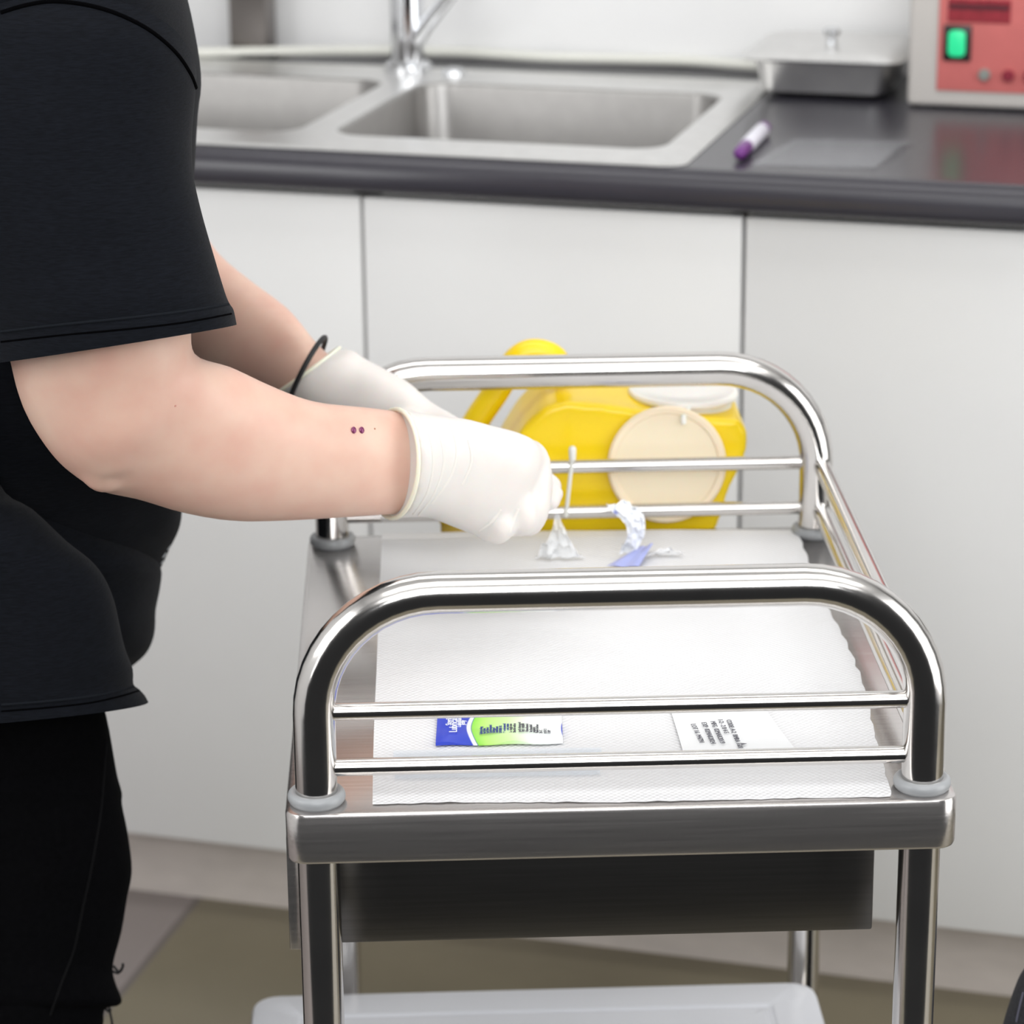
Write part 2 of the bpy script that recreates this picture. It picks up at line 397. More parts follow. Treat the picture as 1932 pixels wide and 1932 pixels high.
po = thing('metal_post', 'square grey metal post standing behind the left sink bowl', 'post', CM @ Vector((-.51, .545, .9)), -.2804)
bm = NB(); box(bm, -.508, -.460, .535, .575, .901, 1.30, .004, 2); build('column', bm, GREYST, po, CM)
bm = NB(); slab(bm, -.521, -.447, .522, .588, .9, .906, .006); build('base_plate', bm, BLK, po, CM)

bm = NB(); hp = [(-.9, .50), (-.62, .520), (-.545, .512), (-.44, .545), (-.33, .575), (-.22, .585), (-.12, .575), (-.03, .582), (.06, .588), (.15, .57), (.19, .585), (.25, .59)]
tube(bm, spline([(x, y, .9085) for x, y in hp], 8), .0065, 12)
tag(build('hose', bm, HOSE, None, CM), 'cream plastic hose lying along the wall behind the sink', 'hose')

# ------------------------------------------------------------------ instrument tray with lid
it = thing('instrument_tray', 'lidded stainless instrument tray on the worktop between sink and pink appliance', 'tray', CM @ Vector((.245, .49, .9)), -.2804)
x0, x1, y0, y1 = .157, .331, .402, .572
bm = NB(); Ls = []
for z, i in ((.9040, .024), (.908, .016), (.94, .009), (.946, .007)): Ls.append([Vector((x, y, z)) for x, y in rrect(x0+i, x1-i, y0+i, y1-i, .02)])
stack(bm, Ls); build('tray_body', bm, SINKM, it, CM)
bm = NB(); Ls = []
for z, i in ((.944, 0), (.9435, -.002), (.9465, -.004), (.9495, 0), (.954, .012), (.9545, .016)): Ls.append([Vector((x, y, z)) for x, y in rrect(x0+i, x1-i, y0+i, y1-i, .022)])
stack(bm, Ls); ld = build('lid', bm, SINKM, it, CM)
bm = NB(); lathe(bm, [(0, 0), (.006, 0), (.005, .006), (.0095, .012), (.0095, .017), (.006, .019), (0, .0195)], (.245, .47, .9543)); build('knob', bm, CHROME, ld, CM)

# ------------------------------------------------------------------ bench appliance (pink front)
ap = thing('ultrasonic_cleaner', 'grey metal appliance with pink front panel and lit green switch on worktop', 'appliance', CM @ Vector((.52, .49, .9)), -.2804)
bm = NB(); box(bm, .342, .70, .397, .57, .9022, 1.13, .006, 3)
build('case', bm, GREYP, ap, CM)
for xx in (.36, .68):
    for yy in (.415, .55): build('foot', lathe(NB(), [(0, 0), (.010, 0), (.010, .003), (0, .003)], (xx, yy, .9)), BLK, ap, CM)
bm = NB(); box(bm, .3745, .665, .3945, .398, .9205, 1.11, .0012, 2); pn = build('front_panel', bm, PINK, ap, CM, label='pink front panel')
bm = NB(); box(bm, .384, .452, .393, .396, .996, 1.022, .001, 1); build('display', bm, DISP, ap, CM, label='dark red display window')
bm = NB(); box(bm, .386, .450, .3925, .394, 1.010, 1.016); build('display_strip', bm, DISPD, ap, CM)
bm = NB(); box(bm, .3805, .411, .3915, .396, .9535, .993, .002, 2); sw = build('rocker_switch', bm, BLK, ap, CM)
bm = NB(); slab(bm, -.0095, .0095, -.0145, .0145, 0, .004, .006, .0015)
build('rocker', bm, GREEN, sw, CM @ Matrix.Translation((.3957, .3917, .9735)) @ Matrix.Rotation(R(90), 4, 'X'), label='glowing green rocker')
for x, m_ in ((.4265, KNOBG), (.4525, KNOBR), (.476, KNOBR)):
    bm = NB(); lathe(bm, [(.0065, 0), (.0065, .004), (.005, .006), (0, .006)], (0, 0, 0)); build('knob', bm, m_, ap, CM @ Matrix.Translation((x, .3945, .940)) @ Matrix.Rotation(R(90), 4, 'X'))

# marker
mk = thing('marker_pen', 'short white marker with purple cap lying on the worktop', 'marker', atZ(1417, 265, .9))
a, b = atZ(1393, 292, .908), atZ(1443, 240, .908); d = b-a
tube(bmp := NB(), [a+d*.28, a+d*.30, a+d*.88, a+d*.90], [.0068, .0078, .0078, .0068], 18); build('barrel', bmp, MARKW, mk)
ball_tube(bmp := NB(), [a+d*.05, a+d*.28], [.0066, .0076]); build('cap', bmp, PURP, mk, label='purple cap')
tube(bmp := NB(), [a+d*.90, a+d*.97, a+d*1.0], [.0074, .0074, .005], 18); build('end_plug', bmp, PURP, mk, label='purple end plug')

def sheet(quad, z, nx, ny, fn, M=ID, thick=0):
    """quad: four world points p00,p10,p11,p01 ; fn(u,v)->Vector offset"""
    bm = NB(); g = []
    for j in range(ny+1):
        row = []
        for i in range(nx+1):
            u, v = i/nx, j/ny
            p = quad[0]*(1-u)*(1-v)+quad[1]*u*(1-v)+quad[2]*u*v+quad[3]*(1-u)*v + fn(u, v)
            row.append(bm.verts.new(p))
        g.append(row)
    for j in range(ny):
        for i in range(nx): bm.faces.new((g[j][i], g[j][i+1], g[j+1][i+1], g[j+1][i]))
    if thick:
        r = bmesh.ops.extrude_face_region(bm, geom=list(bm.faces))
        for v in r['geom']:
            if isinstance(v, bmesh.types.BMVert): v.co.z += thick
    return bm
q = [atZ(1418, 312, .9012), atZ(1650, 318, .9012), atZ(1722, 268, .9012), atZ(1500, 264, .9012)]
bm = sheet(q, 0, 14, 6, lambda u, v: Vector((0, 0, .0008+.004*abs(math.sin(u*9+v*3))*math.sin(math.pi*v)**.5*(.3+u*.7))), thick=.0004)
tag(build('plastic_pouch', bm, FILM), 'clear crinkled plastic pouch lying on the worktop right of the marker', 'pouch')

# ------------------------------------------------------------------ trolley
W_, Ln, TZ, HH, C1, C2, TR = .40, .5176, .7089, .1443, .0631, .0239, .0139
tr = thing('steel_trolley', 'stainless steel two-tier trolley with rounded tubular guard rails', 'trolley', TM @ Vector((.2, .26, 0)), .0355)
bm = NB(); slab(bm, -.0205, W_+.0215, -.022, Ln+.022, TZ-.036, TZ, .014, .0028, 8); build('top_tray', bm, TRAY, tr, TM)
def hoop(y):
    rb = .082; pts = [(0, y, TZ)] + [(0, y, TZ+.02)]
    for k in range(13): a = R(180-90*k/12); pts.append((rb+rb*math.cos(a), y, TZ+HH-rb+rb*math.sin(a)))
    for k in range(13): a = R(90-90*k/12); pts.append((W_-rb+rb*math.cos(a), y, TZ+HH-rb+rb*math.sin(a)))
    pts += [(W_, y, TZ+.02), (W_, y, TZ)]
    return tube(NB(), pts, TR, 28)
for y in (0, Ln):
    hp_ = build('guard_rail_hoop', hoop(y), STEEL, tr, TM)
    for zc in (C1, C2):
        build('crossbar', tube(NB(), [(.006, y, TZ+zc), (W_-.006, y, TZ+zc)], .0058, 18), STEEL, tr, TM)
for zc in (C1, C2):
    build('side_rail', tube(NB(), [(W_+.003, .008, TZ+zc), (W_+.003, Ln-.008, TZ+zc)], .0070, 18), STEEL, tr, TM)
for x in (0, W_):
    for y in (0, Ln):
        bm = NB(); lathe(bm, [(TR, -.0005), (.0172, 0)]+[(.0160+.0031*math.cos(R(a_)), .0042+.0042*math.sin(R(a_))) for a_ in range(-75, 106, 15)]+[(TR, .0078)], (x, y, TZ), 48); build('collar', bm, COLLAR, tr, TM, sharp=70)
        lg = build('leg', tube(NB(), [(x, y, .085), (x, y, TZ-.034)], TR, 28), STEEL, tr, TM)
        cs = NB(); lathe(cs, [(0, .0), (.012, 0), (.012, .012), (0, .012)], (x, y, .076)); box(cs, x-.016, x+.016, y-.003, y+.030, .070, .078, .002, 1)
        for s in (-1, 1): box(cs, x+s*.016-.0015, x+s*.016+.0015, y+.004, y+.038, .028, .076, .0005, 1)
        cst = build('caster', cs, STEEL, tr, TM)
        wm = NB(); lathe(wm, [(.006, -.011), (.034, -.011), (.038, -.006), (.038, .006), (.034, .011), (.006, .011)], (0, 0, 0), 28)
        build('wheel', wm, RUBBER, cst, TM @ Matrix.Translation((x, y+.026, .038)) @ Matrix.Rotation(R(90), 4, 'Y'))
# drawer hung below the tray, pulled towards the person
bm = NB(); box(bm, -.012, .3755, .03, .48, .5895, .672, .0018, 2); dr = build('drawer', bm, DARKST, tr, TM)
bm = NB(); box(bm, -.0225, -.0145, .026, .484, .5875, .6715, .001, 2); build('drawer_front', bm, TRAY, dr, TM)
bm = NB(); slab(bm, -.0205, W_+.0215, -.022, Ln+.022, .16, .185, .014, .003, 6); build('lower_shelf', bm, TRAY, tr, TM)
# small bracket carrying the jug behind the tray
bm = NB(); box(bm, .09, .30, Ln+.0215, .60, TZ-.0085, TZ-.0065); box(bm, .09, .30, Ln+.0215, Ln+.0235, TZ-.03, TZ-.0075); build('rear_bracket', bm, TRAY, tr, TM, smooth=False)

# tub on the lower shelf
zl = .315
tb = thing('plastic_tub', 'white plastic tub with ridged lid on the lower shelf', 'tub', TM @ Vector((.16, .25, .185)), .0355)
p = lambda x, y: TMi @ atZ(x, y, zl)
yb = (p(480, 1868).y+p(1530, 1848).y)/2 - .004; xl, xr = p(478, 1868).x, p(1536, 1850).x
bm = NB(); Ls = []
for z, i in ((.186, .035), (.19, .03), (zl-.02, .012)): Ls.append([Vector((x, y, z)) for x, y in rrect(xl+i, xr-i, .03+i, yb-i, .025)])
stack(bm, Ls); build('tub_body', bm, TUBW, tb, TM)
bm = NB(); Ls = []
for z, i in ((zl-.025, .003), (zl-.006, 0), (zl-.0015, .002), (zl, .006), (zl, .040), (zl-.0022, .0425), (zl-.0022, .0465), (zl, .049), (zl, .06)):
    Ls.append([Vector((x, y, z)) for x, y in rrect(xl+i, xr-i, .03+i, yb-i, max(.022-i*.45, .004))])
stack(bm, Ls); build('tub_lid', bm, TUBW, tb, TM)

# ------------------------------------------------------------------ yellow jug behind the rear rail
jy = Ln+.024; jt = .10
jg = thing('sharps_jug', 'bright yellow plastic jug with looped handle behind the rear rail', 'jug', TM @ Vector((.2, jy+jt/2, TZ-.006)), .0355)
def atTL(x, y, ly):
    d = TMi.to_3x3() @ ray(x, y); c = TMi @ CAM
    return c + d*((ly-c.y)/d.y)
ymid = jy+.03
def J(x, y): q = atTL(x, y, ymid); return (q.x, q.z)
outl = [(1003, 772), (985, 790), (960, 828), (938, 870), (925, 930), (916, 992), (1080, 996), (1342, 994), (1352, 960), (1368, 905), (1392, 860), (1403, 825), (1403, 795), (1388, 775), (1300, 766), (1205, 757), (1130, 745), (1060, 740), (1025, 752)]
P2 = [J(x, y) for x, y in outl]
zmin = TZ-.0062
sp2 = [ (v.x, max(v.y, zmin)) for v in spline([Vector((x, z, 0)) for x, z in P2], 4, True)]
bm = NB(); stack(bm, [[Vector((x, yy, z)) for x, z in sp2[::4]] for yy in (jy, jy+jt)])
me = fuse(bm, .0030, 14)
build('jug_body', me, YEL, jg, TM, sharp=180)
hy = jy+jt/2
def JJ(x, y): return atTL(x, y, hy)
bm = NB(); hpts = [JJ(1062, 715), JJ(1045, 676), JJ(1006, 664), JJ(972, 682), JJ(935, 740), JJ(895, 800), JJ(862, 865), JJ(848, 925), JJ(846, 968), JJ(880, 976), JJ(950, 968)]
tube(bm, spline(hpts, 6), [.0112]*6*10+[.0112], 18)
build('handle', bm, YEL, jg, TM)
# neck ring and hanging lid
ax = Vector((.03, 0, 1)).normalized(); c0 = JJ(1289, 741)
zq = Vector((0, 0, 1)).rotation_difference(ax).to_matrix().to_4x4()
Mn = Matrix.Translation(c0) @ zq
bm = NB(); lathe(bm, [(.041, -.012), (.041, -.003), (.0455, -.002), (.0465, .0005), (.0455, .003), (.042, .0038), (.040, .0025), (.020, .0030), (0, .0032)], n=36); build('neck_ring', bm, LIDW, jg, TM @ Mn, label='white neck ring')
dc = atTL(1258, 876, jy-.0065); Md = Matrix.Translation(dc) @ Matrix.Rotation(R(84), 4, 'X')
rr_ = .0485
bm = NB(); lathe(bm, [(0, -.002), (rr_-.004, -.002), (rr_, -.0015), (rr_+.001, .001), (rr_-.001, .003), (rr_-.005, .0026), (rr_-.006, .001), (0, .0008)], n=48); ldc = build('hanging_lid', bm, DISC, jg, TM @ Md, label='round cream lid hanging from its strap')
bm = NB(); s0 = atTL(1290, 800, jy-.006); s1 = atTL(1290, 786, jy-.004); s2 = atTL(1298, 772, jy+.004); s3 = atTL(1302, 764, jy+.012)
tube(bm, spline([s0, s1, s2, s3], 4), .0024, 10); build('lid_strap', bm, LIDW, jg, TM)

# clear tie looped round the rear crossbars
bm = NB(); ly = Ln-.0075
t0, t1, t2 = atTL(1080, 862, ly), atTL(1078, 880, ly), atTL(1068, 972, ly)
tube(bm, [t0, t1, t2], .0017, 10); ball_tube(bm, [atTL(1080, 848, ly), atTL(1080, 866, ly)], [.0032, .0028])
ball_tube(bm, [atTL(1068, 962, ly), t2], [.0022, .0022])
tag(build('cable_tie', bm, TIE, None, TM), 'clear plastic tie upright across the rear crossbars beside the gloved hand', 'tie')

# ------------------------------------------------------------------ paper pad and what lies on it
pad_z = TZ+.0002
Lx = [(703, 1520), (705, 1400), (711, 1250), (716, 1120), (719, 1050), (721, 1012)]
Rx = [(1680, 1506), (1662, 1440), (1645, 1375), (1625, 1290), (1592, 1210), (1560, 1150), (1530, 1075), (1512, 1030), (1498, 1006)]
def chain(pts, n):
    w_ = [TMi @ atZ(x, y, pad_z) for x, y in pts]; s = spline(w_, 6); out = []
    for k in range(n+1):
        f = k/n; yt = s[0].y+(s[-1].y-s[0].y)*f
        j = min(range(len(s)-1), key=lambda i: abs((s[i].y+s[i+1].y)/2-yt)); a, b = s[j], s[j+1]
        t = (yt-a.y)/(b.y-a.y) if abs(b.y-a.y) > 1e-9 else 0
        out.append(a+(b-a)*t)
    return out
nR, nC = 150, 40
cl, cr = chain(Lx, nR), chain(Rx, nR)
bm = NB(); g = []
for j in range(nR+1):
    A_, B_ = cl[j].copy(), cr[j].copy()
    B_.x += .0014*abs(math.sin(j*.34))+.0008*noise.noise(Vector((j*.3, 1, 0)))
    row = []
    for i in range(nC+1):
        u = i/nC; q = A_.lerp(B_, u)
        if j == 0: q.y += .0016*math.sin(u*9)+.0006*math.sin(u*140)
        zz = .0009*(noise.noise(Vector((q.x*14, q.y*14, 3)))+.6) + .0012*max(0, noise.noise(Vector((q.x*30, q.y*22, 7))))
        fy = j/nR
        if fy > .9: zz += (fy-.9)*.03*(.4+.6*math.sin(u*math.pi))
        row.append(bm.verts.new((q.x, q.y, pad_z+max(.0001, zz))))
    g.append(row)
for j in range(nR):
    for i in range(nC): bm.faces.new((g[j][i], g[j][i+1], g[j+1][i+1], g[j+1][i]))
r = bmesh.ops.extrude_face_region(bm, geom=list(bm.faces))
for v in r['geom']:
    if isinstance(v, bmesh.types.BMVert): v.co.z += .0006
tag(build('paper_sheet', bm, PAPER, None, TM), 'white embossed absorbent paper sheet covering the trolley top', 'paper')
pz = pad_z+.0038
# lubricant sachet
q = [atZ(822, 1404, pz), atZ(1062, 1400, pz), atZ(1060, 1340, pz), atZ(826, 1340, pz)]
Om = Matrix.Translation(q[0]); ex = (q[1]-q[0]); ey = (q[3]-q[0]); SW, SH = ex.length, ey.length
SM = Matrix((( ex.x/SW, ey.x/SH, 0, q[0].x), (ex.y/SW, ey.y/SH, 0, q[0].y), (0, 0, 1, pz), (0, 0, 0, 1)))
sa = thing('gel_sachet', 'blue, green and white gel sachet lying on the paper behind front crossbars', 'sachet', SM @ Vector((SW/2, SH/2, 0)))
SAM = mat('sachet_foil', (1, 1, 1), .3)
tc = N(SAM, 'ShaderNodeTexCoord'); sx = N(SAM, 'ShaderNodeSeparateXYZ'); L(SAM, tc.outputs['Generated'], sx.inputs[0])
vv = mth(SAM, 'SUBTRACT', sx.outputs[1], .4); bnd = mth(SAM, 'MULTIPLY', mth(SAM, 'MULTIPLY', vv, vv), .35)
du = mth(SAM, 'SUBTRACT', sx.outputs[0], bnd)
cr_ = N(SAM, 'ShaderNodeValToRGB'); L(SAM, du, cr_.inputs[0]); E = cr_.color_ramp.elements
E[0].position = 0; E[0].color = (.03, .06, .55, 1); E[1].position = .235; E[1].color = (.02, .05, .50, 1)
for ps, c in ((.245, (.85, .88, .95, 1)), (.270, (.85, .88, .95, 1)), (.274, (.03, .10, .35, 1)), (.282, (.25, .68, .05, 1)), (.36, (.45, .80, .16, 1)), (.55, (.60, .88, .38, 1)), (.72, (.84, .93, .84, 1)), (.985, (.86, .88, .93, 1)), (.99, (.03, .06, .5, 1))):
    e = E.new(ps); e.color = c
L(SAM, cr_.outputs[0], bsdf(SAM).inputs['Base Color'])
bm = NB(); g = []; nx, ny = 36, 10
def shz(u, v):
    e_ = min(u, 1-u, .12)/.12; f_ = min(v, 1-v, .2)/.2
    return .0022*(e_*f_)**.6 + .0010*math.sin(u*11+1)*(1-v) + .0004*math.sin(u*23+v*9)
for j in range(ny+1):
    row = []
    for i in range(nx+1):
        u, v = i/nx, j/ny; row.append(bm.verts.new((u*SW, v*SH+(.0009*math.sin(u*13) if j == 0 else 0), shz(u, v))))
    g.append(row)
for j in range(ny):
    for i in range(nx): bm.faces.new((g[j][i], g[j][i+1], g[j+1][i+1], g[j+1][i]))
r = bmesh.ops.extrude_face_region(bm, geom=list(bm.faces))
for v in r['geom']:
    if isinstance(v, bmesh.types.BMVert): v.co.z = -.0012
build('sachet_packet', bm, SAM, sa, SM)
RZ = Matrix.Rotation(R(90), 4, 'Z')
def stext(s, u, v, size, m_, nm='printed_text'):
    text_mesh(s, size, SM @ Matrix.Translation((u*SW, v*SH, shz(u-.02, v+.3)+.0007)) @ RZ, m_, nm, sa)
stext('Sterile', .12, .42, .0062, WHITEP); stext('Lubricating', .165, .20, .0080, WHITEP); stext('Lubrifiant', .195, .38, .0048, WHITEP); stext('Jelly', .225, .45, .0052, WHITEP)
for u, s, v in ((.365, 'Lubricating', .32), (.39, 'Gel lubr.', .45), (.415, 'Gel lubri', .45), (.44, 'Geleitmittel', .25), (.465, 'Gleitgel', .42), (.49, 'Lubrifiant', .38), (.52, 'STERILE R', .22), (.55, 'Manufactured', .3), (.575, 'Do not reuse', .3), (.60, 'for single use', .25), (.63, 'Sterile unless', .25), (.67, 'pack damaged', .3), (.70, 'REF 110284', .33), (.73, 'Distributed', .33), (.76, 'by hospital', .4), (.785, 'supplies', .45), (.81, 'Store below', .4), (.84, '25 C', .6), (.875, 'LOT 2', .35), (.905, 'EXP', .3)):
    stext(s, u, .18, .0030, NAVYT if u < .6 else GREYT)

# clear peel pouch partly below the sachet
q = [atZ(745, 1470, pz-.0014), atZ(1132, 1462, pz-.0014), atZ(1135, 1412, pz-.0014), atZ(742, 1418, pz-.0014)]
bm = sheet(q, 0, 24, 6, lambda u, v: Vector((0, 0, .0006*math.sin(u*17)*math.sin(v*3)+.0004)), thick=.0003)
tag(build('peel_pouch', bm, mat('bluish_clear_film', (.75, .83, .92), .15, Alpha=.2)), 'flat bluish clear film packet at the front of the paper, before the sachet', 'packet')

# clear printed packet on the right
pk = thing('printed_packet', 'white printed packet with grey text at the right of the paper sheet', 'packet', atZ(1370, 1390, pz-.002))
q = [atZ(1290, 1425, pz-.0014), atZ(1500, 1415, pz-.0014), atZ(1440, 1335, pz-.0014), atZ(1265, 1340, pz-.0014)]
bm = sheet(q, 0, 16, 8, lambda u, v: Vector((0, 0, .0005*math.sin(u*9+v*4)+.0005)), thick=.0004)
build('packet_sheet', bm, mat('white_packet_paper', (.80, .81, .82), .45), pk)
def ptext(s, x0, y0, x1, y1, size):
    a, b = atZ(x0, y0, pz+.0006), atZ(x1, y1, pz+.0006); d = (b-a); d.z = 0; ln = d.length; d.normalize()
    n_ = Vector((-d.y, d.x, 0)); M = Matrix(((d.x, n_.x, 0, a.x), (d.y, n_.y, 0, a.y), (0, 0, 1, a.z), (0, 0, 0, 1)))
    text_mesh(s, size, M, GREYT, 'printed_text', pk)
ptext('LOT 16  M4791', 1303, 1366, 1316, 1393, .0052); ptext('EXP  02MAR2024', 1323, 1363, 1336, 1391, .0052); ptext('MFG  02MAR2019', 1340, 1361, 1353, 1389, .0052)
ptext('1-2 - 2 8 4-5', 1354, 1357, 1369, 1388, .0050); ptext('CODE: A-2  BMRA 1601', 1370, 1358, 1389, 1402, .0050)
bm = NB(); a, b, c = (atZ(x, y, pz+.0006) for x, y in ((1397, 1402), (1409, 1403), (1400, 1406)))
top = [bm.verts.new(v+Vector((0, 0, .0002))) for v in (a, b, c)]; bot = [bm.verts.new(v) for v in (a, b, c)]
bm.faces.new(top); bm.faces.new(bot[::-1])
for k in range(3): bm.faces.new((top[k], top[(k+1) % 3], bot[(k+1) % 3], bot[k]))
build('arrow_mark', bm, GREYT, pk, smooth=False)

# crumpled wrappers near the back of the sheet
def crumple(pts, z0, Y, seed, thick=.0004, n=10, amp=.004):
    """pts: strip of (ax,ay,bx,by,lift) pixel pairs from base upward, placed at world Y plane"""
    random.seed(seed); bm = NB(); rows = []
    S = interp([tuple(map(float, p_)) for p_ in pts], 5)
    for s in S:
        ax, ay, bx, by, dY = s; row = []
        for i in range(n+1):
            u = i/n; x, y = ax+(bx-ax)*u, ay+(by-ay)*u
            q_ = atY(x, y, Y+dY)
            nz = noise.noise(Vector((x*.07+seed, y*.07, 0)))+.6*noise.noise(Vector((x*.17, y*.17+seed, 2)))
            q_ += Vector((0, nz*amp*1.8, nz*amp*.5)); q_.z = max(q_.z, z0)
            row.append(bm.verts.new(q_))
        rows.append(row)
    for a, b in zip(rows, rows[1:]):
        for i in range(n): bm.faces.new((a[i], a[i+1], b[i+1], b[i]))
    nrm_ = {v: v.co.copy() for v in bm.verts}
    r = bmesh.ops.extrude_face_region(bm, geom=list(bm.faces))
    for v in r['geom']:
        if isinstance(v, bmesh.types.BMVert): v.co += Vector((0, thick, thick))
    return bm
WRAPM = noisy(mat('wrapper_paper_blue_print', (.84, .86, .90), .4), (1, 1, 1), 0, c2=(.84, .86, .90), tex=60)
rp = [n for n in WRAPM.node_tree.nodes if n.type == 'VALTORGB'][0].color_ramp
rp.elements[0].position = .0; rp.elements[0].color = (.84, .86, .9, 1); rp.elements[1].position = 1; rp.elements[1].color = (.03, .06, .4, 1)
e = rp.elements.new(.60); e.color = (.84, .86, .9, 1); e = rp.elements.new(.68); e.color = (.10, .14, .55, 1)
Yw = atZ(1200, 1045, pz).y
zt_ = TZ+.0045
bm = crumple([(1168, 1046, 1190, 1046, 0), (1176, 1030, 1206, 1030, -.002), (1184, 1008, 1216, 1008, -.004), (1176, 985, 1216, 978, -.006), (1160, 972, 1205, 962, -.003), (1144, 952, 1178, 946, .002)], zt_, Yw, 4, n=12, amp=.0035)
tag(build('crumpled_wrapper', bm, WRAPM), 'crumpled white wrapper with blue print standing up on the paper', 'wrapper')
q = [atZ(1146, 1068, zt_), atZ(1205, 1070, zt_), atZ(1232, 1046, zt_), atZ(1205, 1040, zt_)]
bm = sheet(q, 0, 8, 5, lambda u, v: Vector((0, 0, .006*v*(.5+u)+.0008*math.sin(u*9))), thick=.0004)
tag(build('wrapper_scrap', bm, BLUEL), 'torn lilac blue scrap of wrapper lying before the crumpled wrapper', 'wrapper')
q = [atZ(1143, 1070, zt_), atZ(1154, 1070, zt_), atZ(1154, 1064, zt_), atZ(1147, 1063, zt_)]
Yf = atZ(1050, 1050, pz).y
CF = mat('crinkled_clear_film', (.90, .92, .95), .12, Alpha=.45)
bm = crumple([(1010, 1062, 1105, 1066, -.004), (1022, 1035, 1085, 1035, 0), (1040, 1005, 1070, 1005, .003), (1048, 975, 1054, 975, .005)], zt_, Yf, 9, n=12, amp=.004)
tag(build('clear_wrapper', bm, CF), 'peaked clear crinkled film standing below the gloved hand', 'wrapper')
bm = crumple([(1205, 1062, 1290, 1060, -.004), (1215, 1050, 1285, 1045, 0), (1225, 1040, 1262, 1036, .004)], zt_, Yw, 15, n=12, amp=.004)
tag(build('clear_wrapper', bm, CF), 'low clear crinkled film right of the lilac scrap', 'wrapper')

# ------------------------------------------------------------------ person
FEETY = 2.17
pe = thing('person', 'person in black t-shirt, black trousers and white gloves reaching over the trolley', 'person', (-.42, FEETY, 0))
near_arm = [(10, 330, 320, 330, 1.99, .05), (0, 560, 357, 560, 1.945, .062), (17, 672, 361, 650, 1.94, .060), (46, 775, 363, 720, 1.94, .056),
            (104, 865, 340, 800, 1.94, .050), (165, 915, 290, 870, 1.94, .035)]
fore_arm = [(90, 800, 250, 640, 1.95, .04), (118, 872, 330, 655, 1.945, .047), (180, 923, 378, 676, 1.945, .049), (262, 943, 408, 684, 1.955, .047), (350, 969, 440, 694, 1.965, .046), (450, 984, 510, 727, 1.98, .043),
            (575, 981, 592, 757, 2.0, .039), (690, 974, 690, 768, 2.015, .034), (765, 969, 762, 778, 2.03, .030), (830, 962, 830, 800, 2.04, .026), (880, 950, 890, 830, 2.05, .02)]
far_arm = [(150, 260, 290, 220, 2.35, .04), (165, 430, 325, 360, 2.355, .045), (235, 560, 385, 440, 2.36, .048), (300, 640, 420, 485, 2.34, .044), (375, 690, 475, 530, 2.31, .040), (455, 722, 545, 583, 2.275, .034), (528, 750, 594, 642, 2.235, .028), (560, 765, 620, 668, 2.225, .024), (600, 780, 650, 690, 2.215, .018)]
bm = NB()
ringloft(bm, near_arm, 4, 40, 2.15); ringloft(bm, fore_arm, 4, 40, 2.15); ball_tube(bm, [atY(198, 884, 1.931), atY(228, 872, 1.931)], [.018, .016]); ringloft(bm, far_arm, 4, 32)
core = [(-220, 1380, 100, 1370, 2.2, .10), (-230, 1200, 150, 1200, 2.23, .11), (-240, 900, 180, 900, 2.2, .11), (-240, 600, 200, 600, 2.17, .12), (-240, 300, 230, 300, 2.17, .13), (-200, 60, 230, 60, 2.17, .16), (-150, -60, 190, -60, 2.17, .16), (-80, -130, 180, -120, 2.17, .10), (-30, -190, 150, -170, 2.17, .055), (0, -260, 160, -240, 2.17, .050)]
ringloft(bm, core, 3, 32)
# head, above the frame
hd = [(10, -240, 150, -215, 2.17, .045), (-60, -300, 235, -255, 2.17, .062), (-95, -380, 262, -310, 2.17, .070), (-105, -450, 262, -400, 2.17, .074), (-90, -540, 245, -510, 2.17, .072), (-50, -610, 190, -600, 2.17, .055), (10, -640, 120, -640, 2.17, .025)]
ringloft(bm, hd, 4, 28)
ball_tube(bm, [atY(250, -400, 2.17), atY(275, -355, 2.17)], [.008, .012])
for lx, ly in ((0, 2.08), (-14, 2.27)):
    ringloft(bm, [(-190+lx, 1330, 150+lx, 1330, ly, .07), (-160+lx, 1700, 180+lx, 1700, ly, .06), (-120+lx, 1950, 140+lx, 1950, ly, .05), (-130+lx, 2250, 80+lx, 2250, ly, .045), (-90+lx, 2560, 40+lx, 2560, ly, .032)], 3, 24)
me = fuse(bm, .0042, 5)
body = build('body', me, SKIN, pe, sharp=180)
bb = bvh_of(body)
for x, y in ((667, 812), (682, 812)):
    l, nn = hit(bb, x, y)
    if l: 
        tube(bmt := NB(), [l-nn*.0008, l+nn*.0009, l+nn*.0014], [.0020, .0019, .0010], 12)
        for v in bmt.verts:
            dz = v.co.z-l.z; v.co.z = l.z+dz*1.35
        build('skin_stud', bmt, mat('purple_stud', (.18, .03, .10), .25, .3), body)
l, nn = hit(bb, 707, 809); tube(bmt := NB(), [l-nn*.0006, l+nn*.0003], [.0009, .0006], 8); build('mole', bmt, mat('brown_mole', (.30, .13, .07), .6), body)
l, nn = hit(bb, 331, 766); tube(bmt := NB(), [l-nn*.0006, l+nn*.0003], [.0013, .0006], 8); build('mole', bmt, mat('pink_mole', (.55, .25, .2), .6), body)

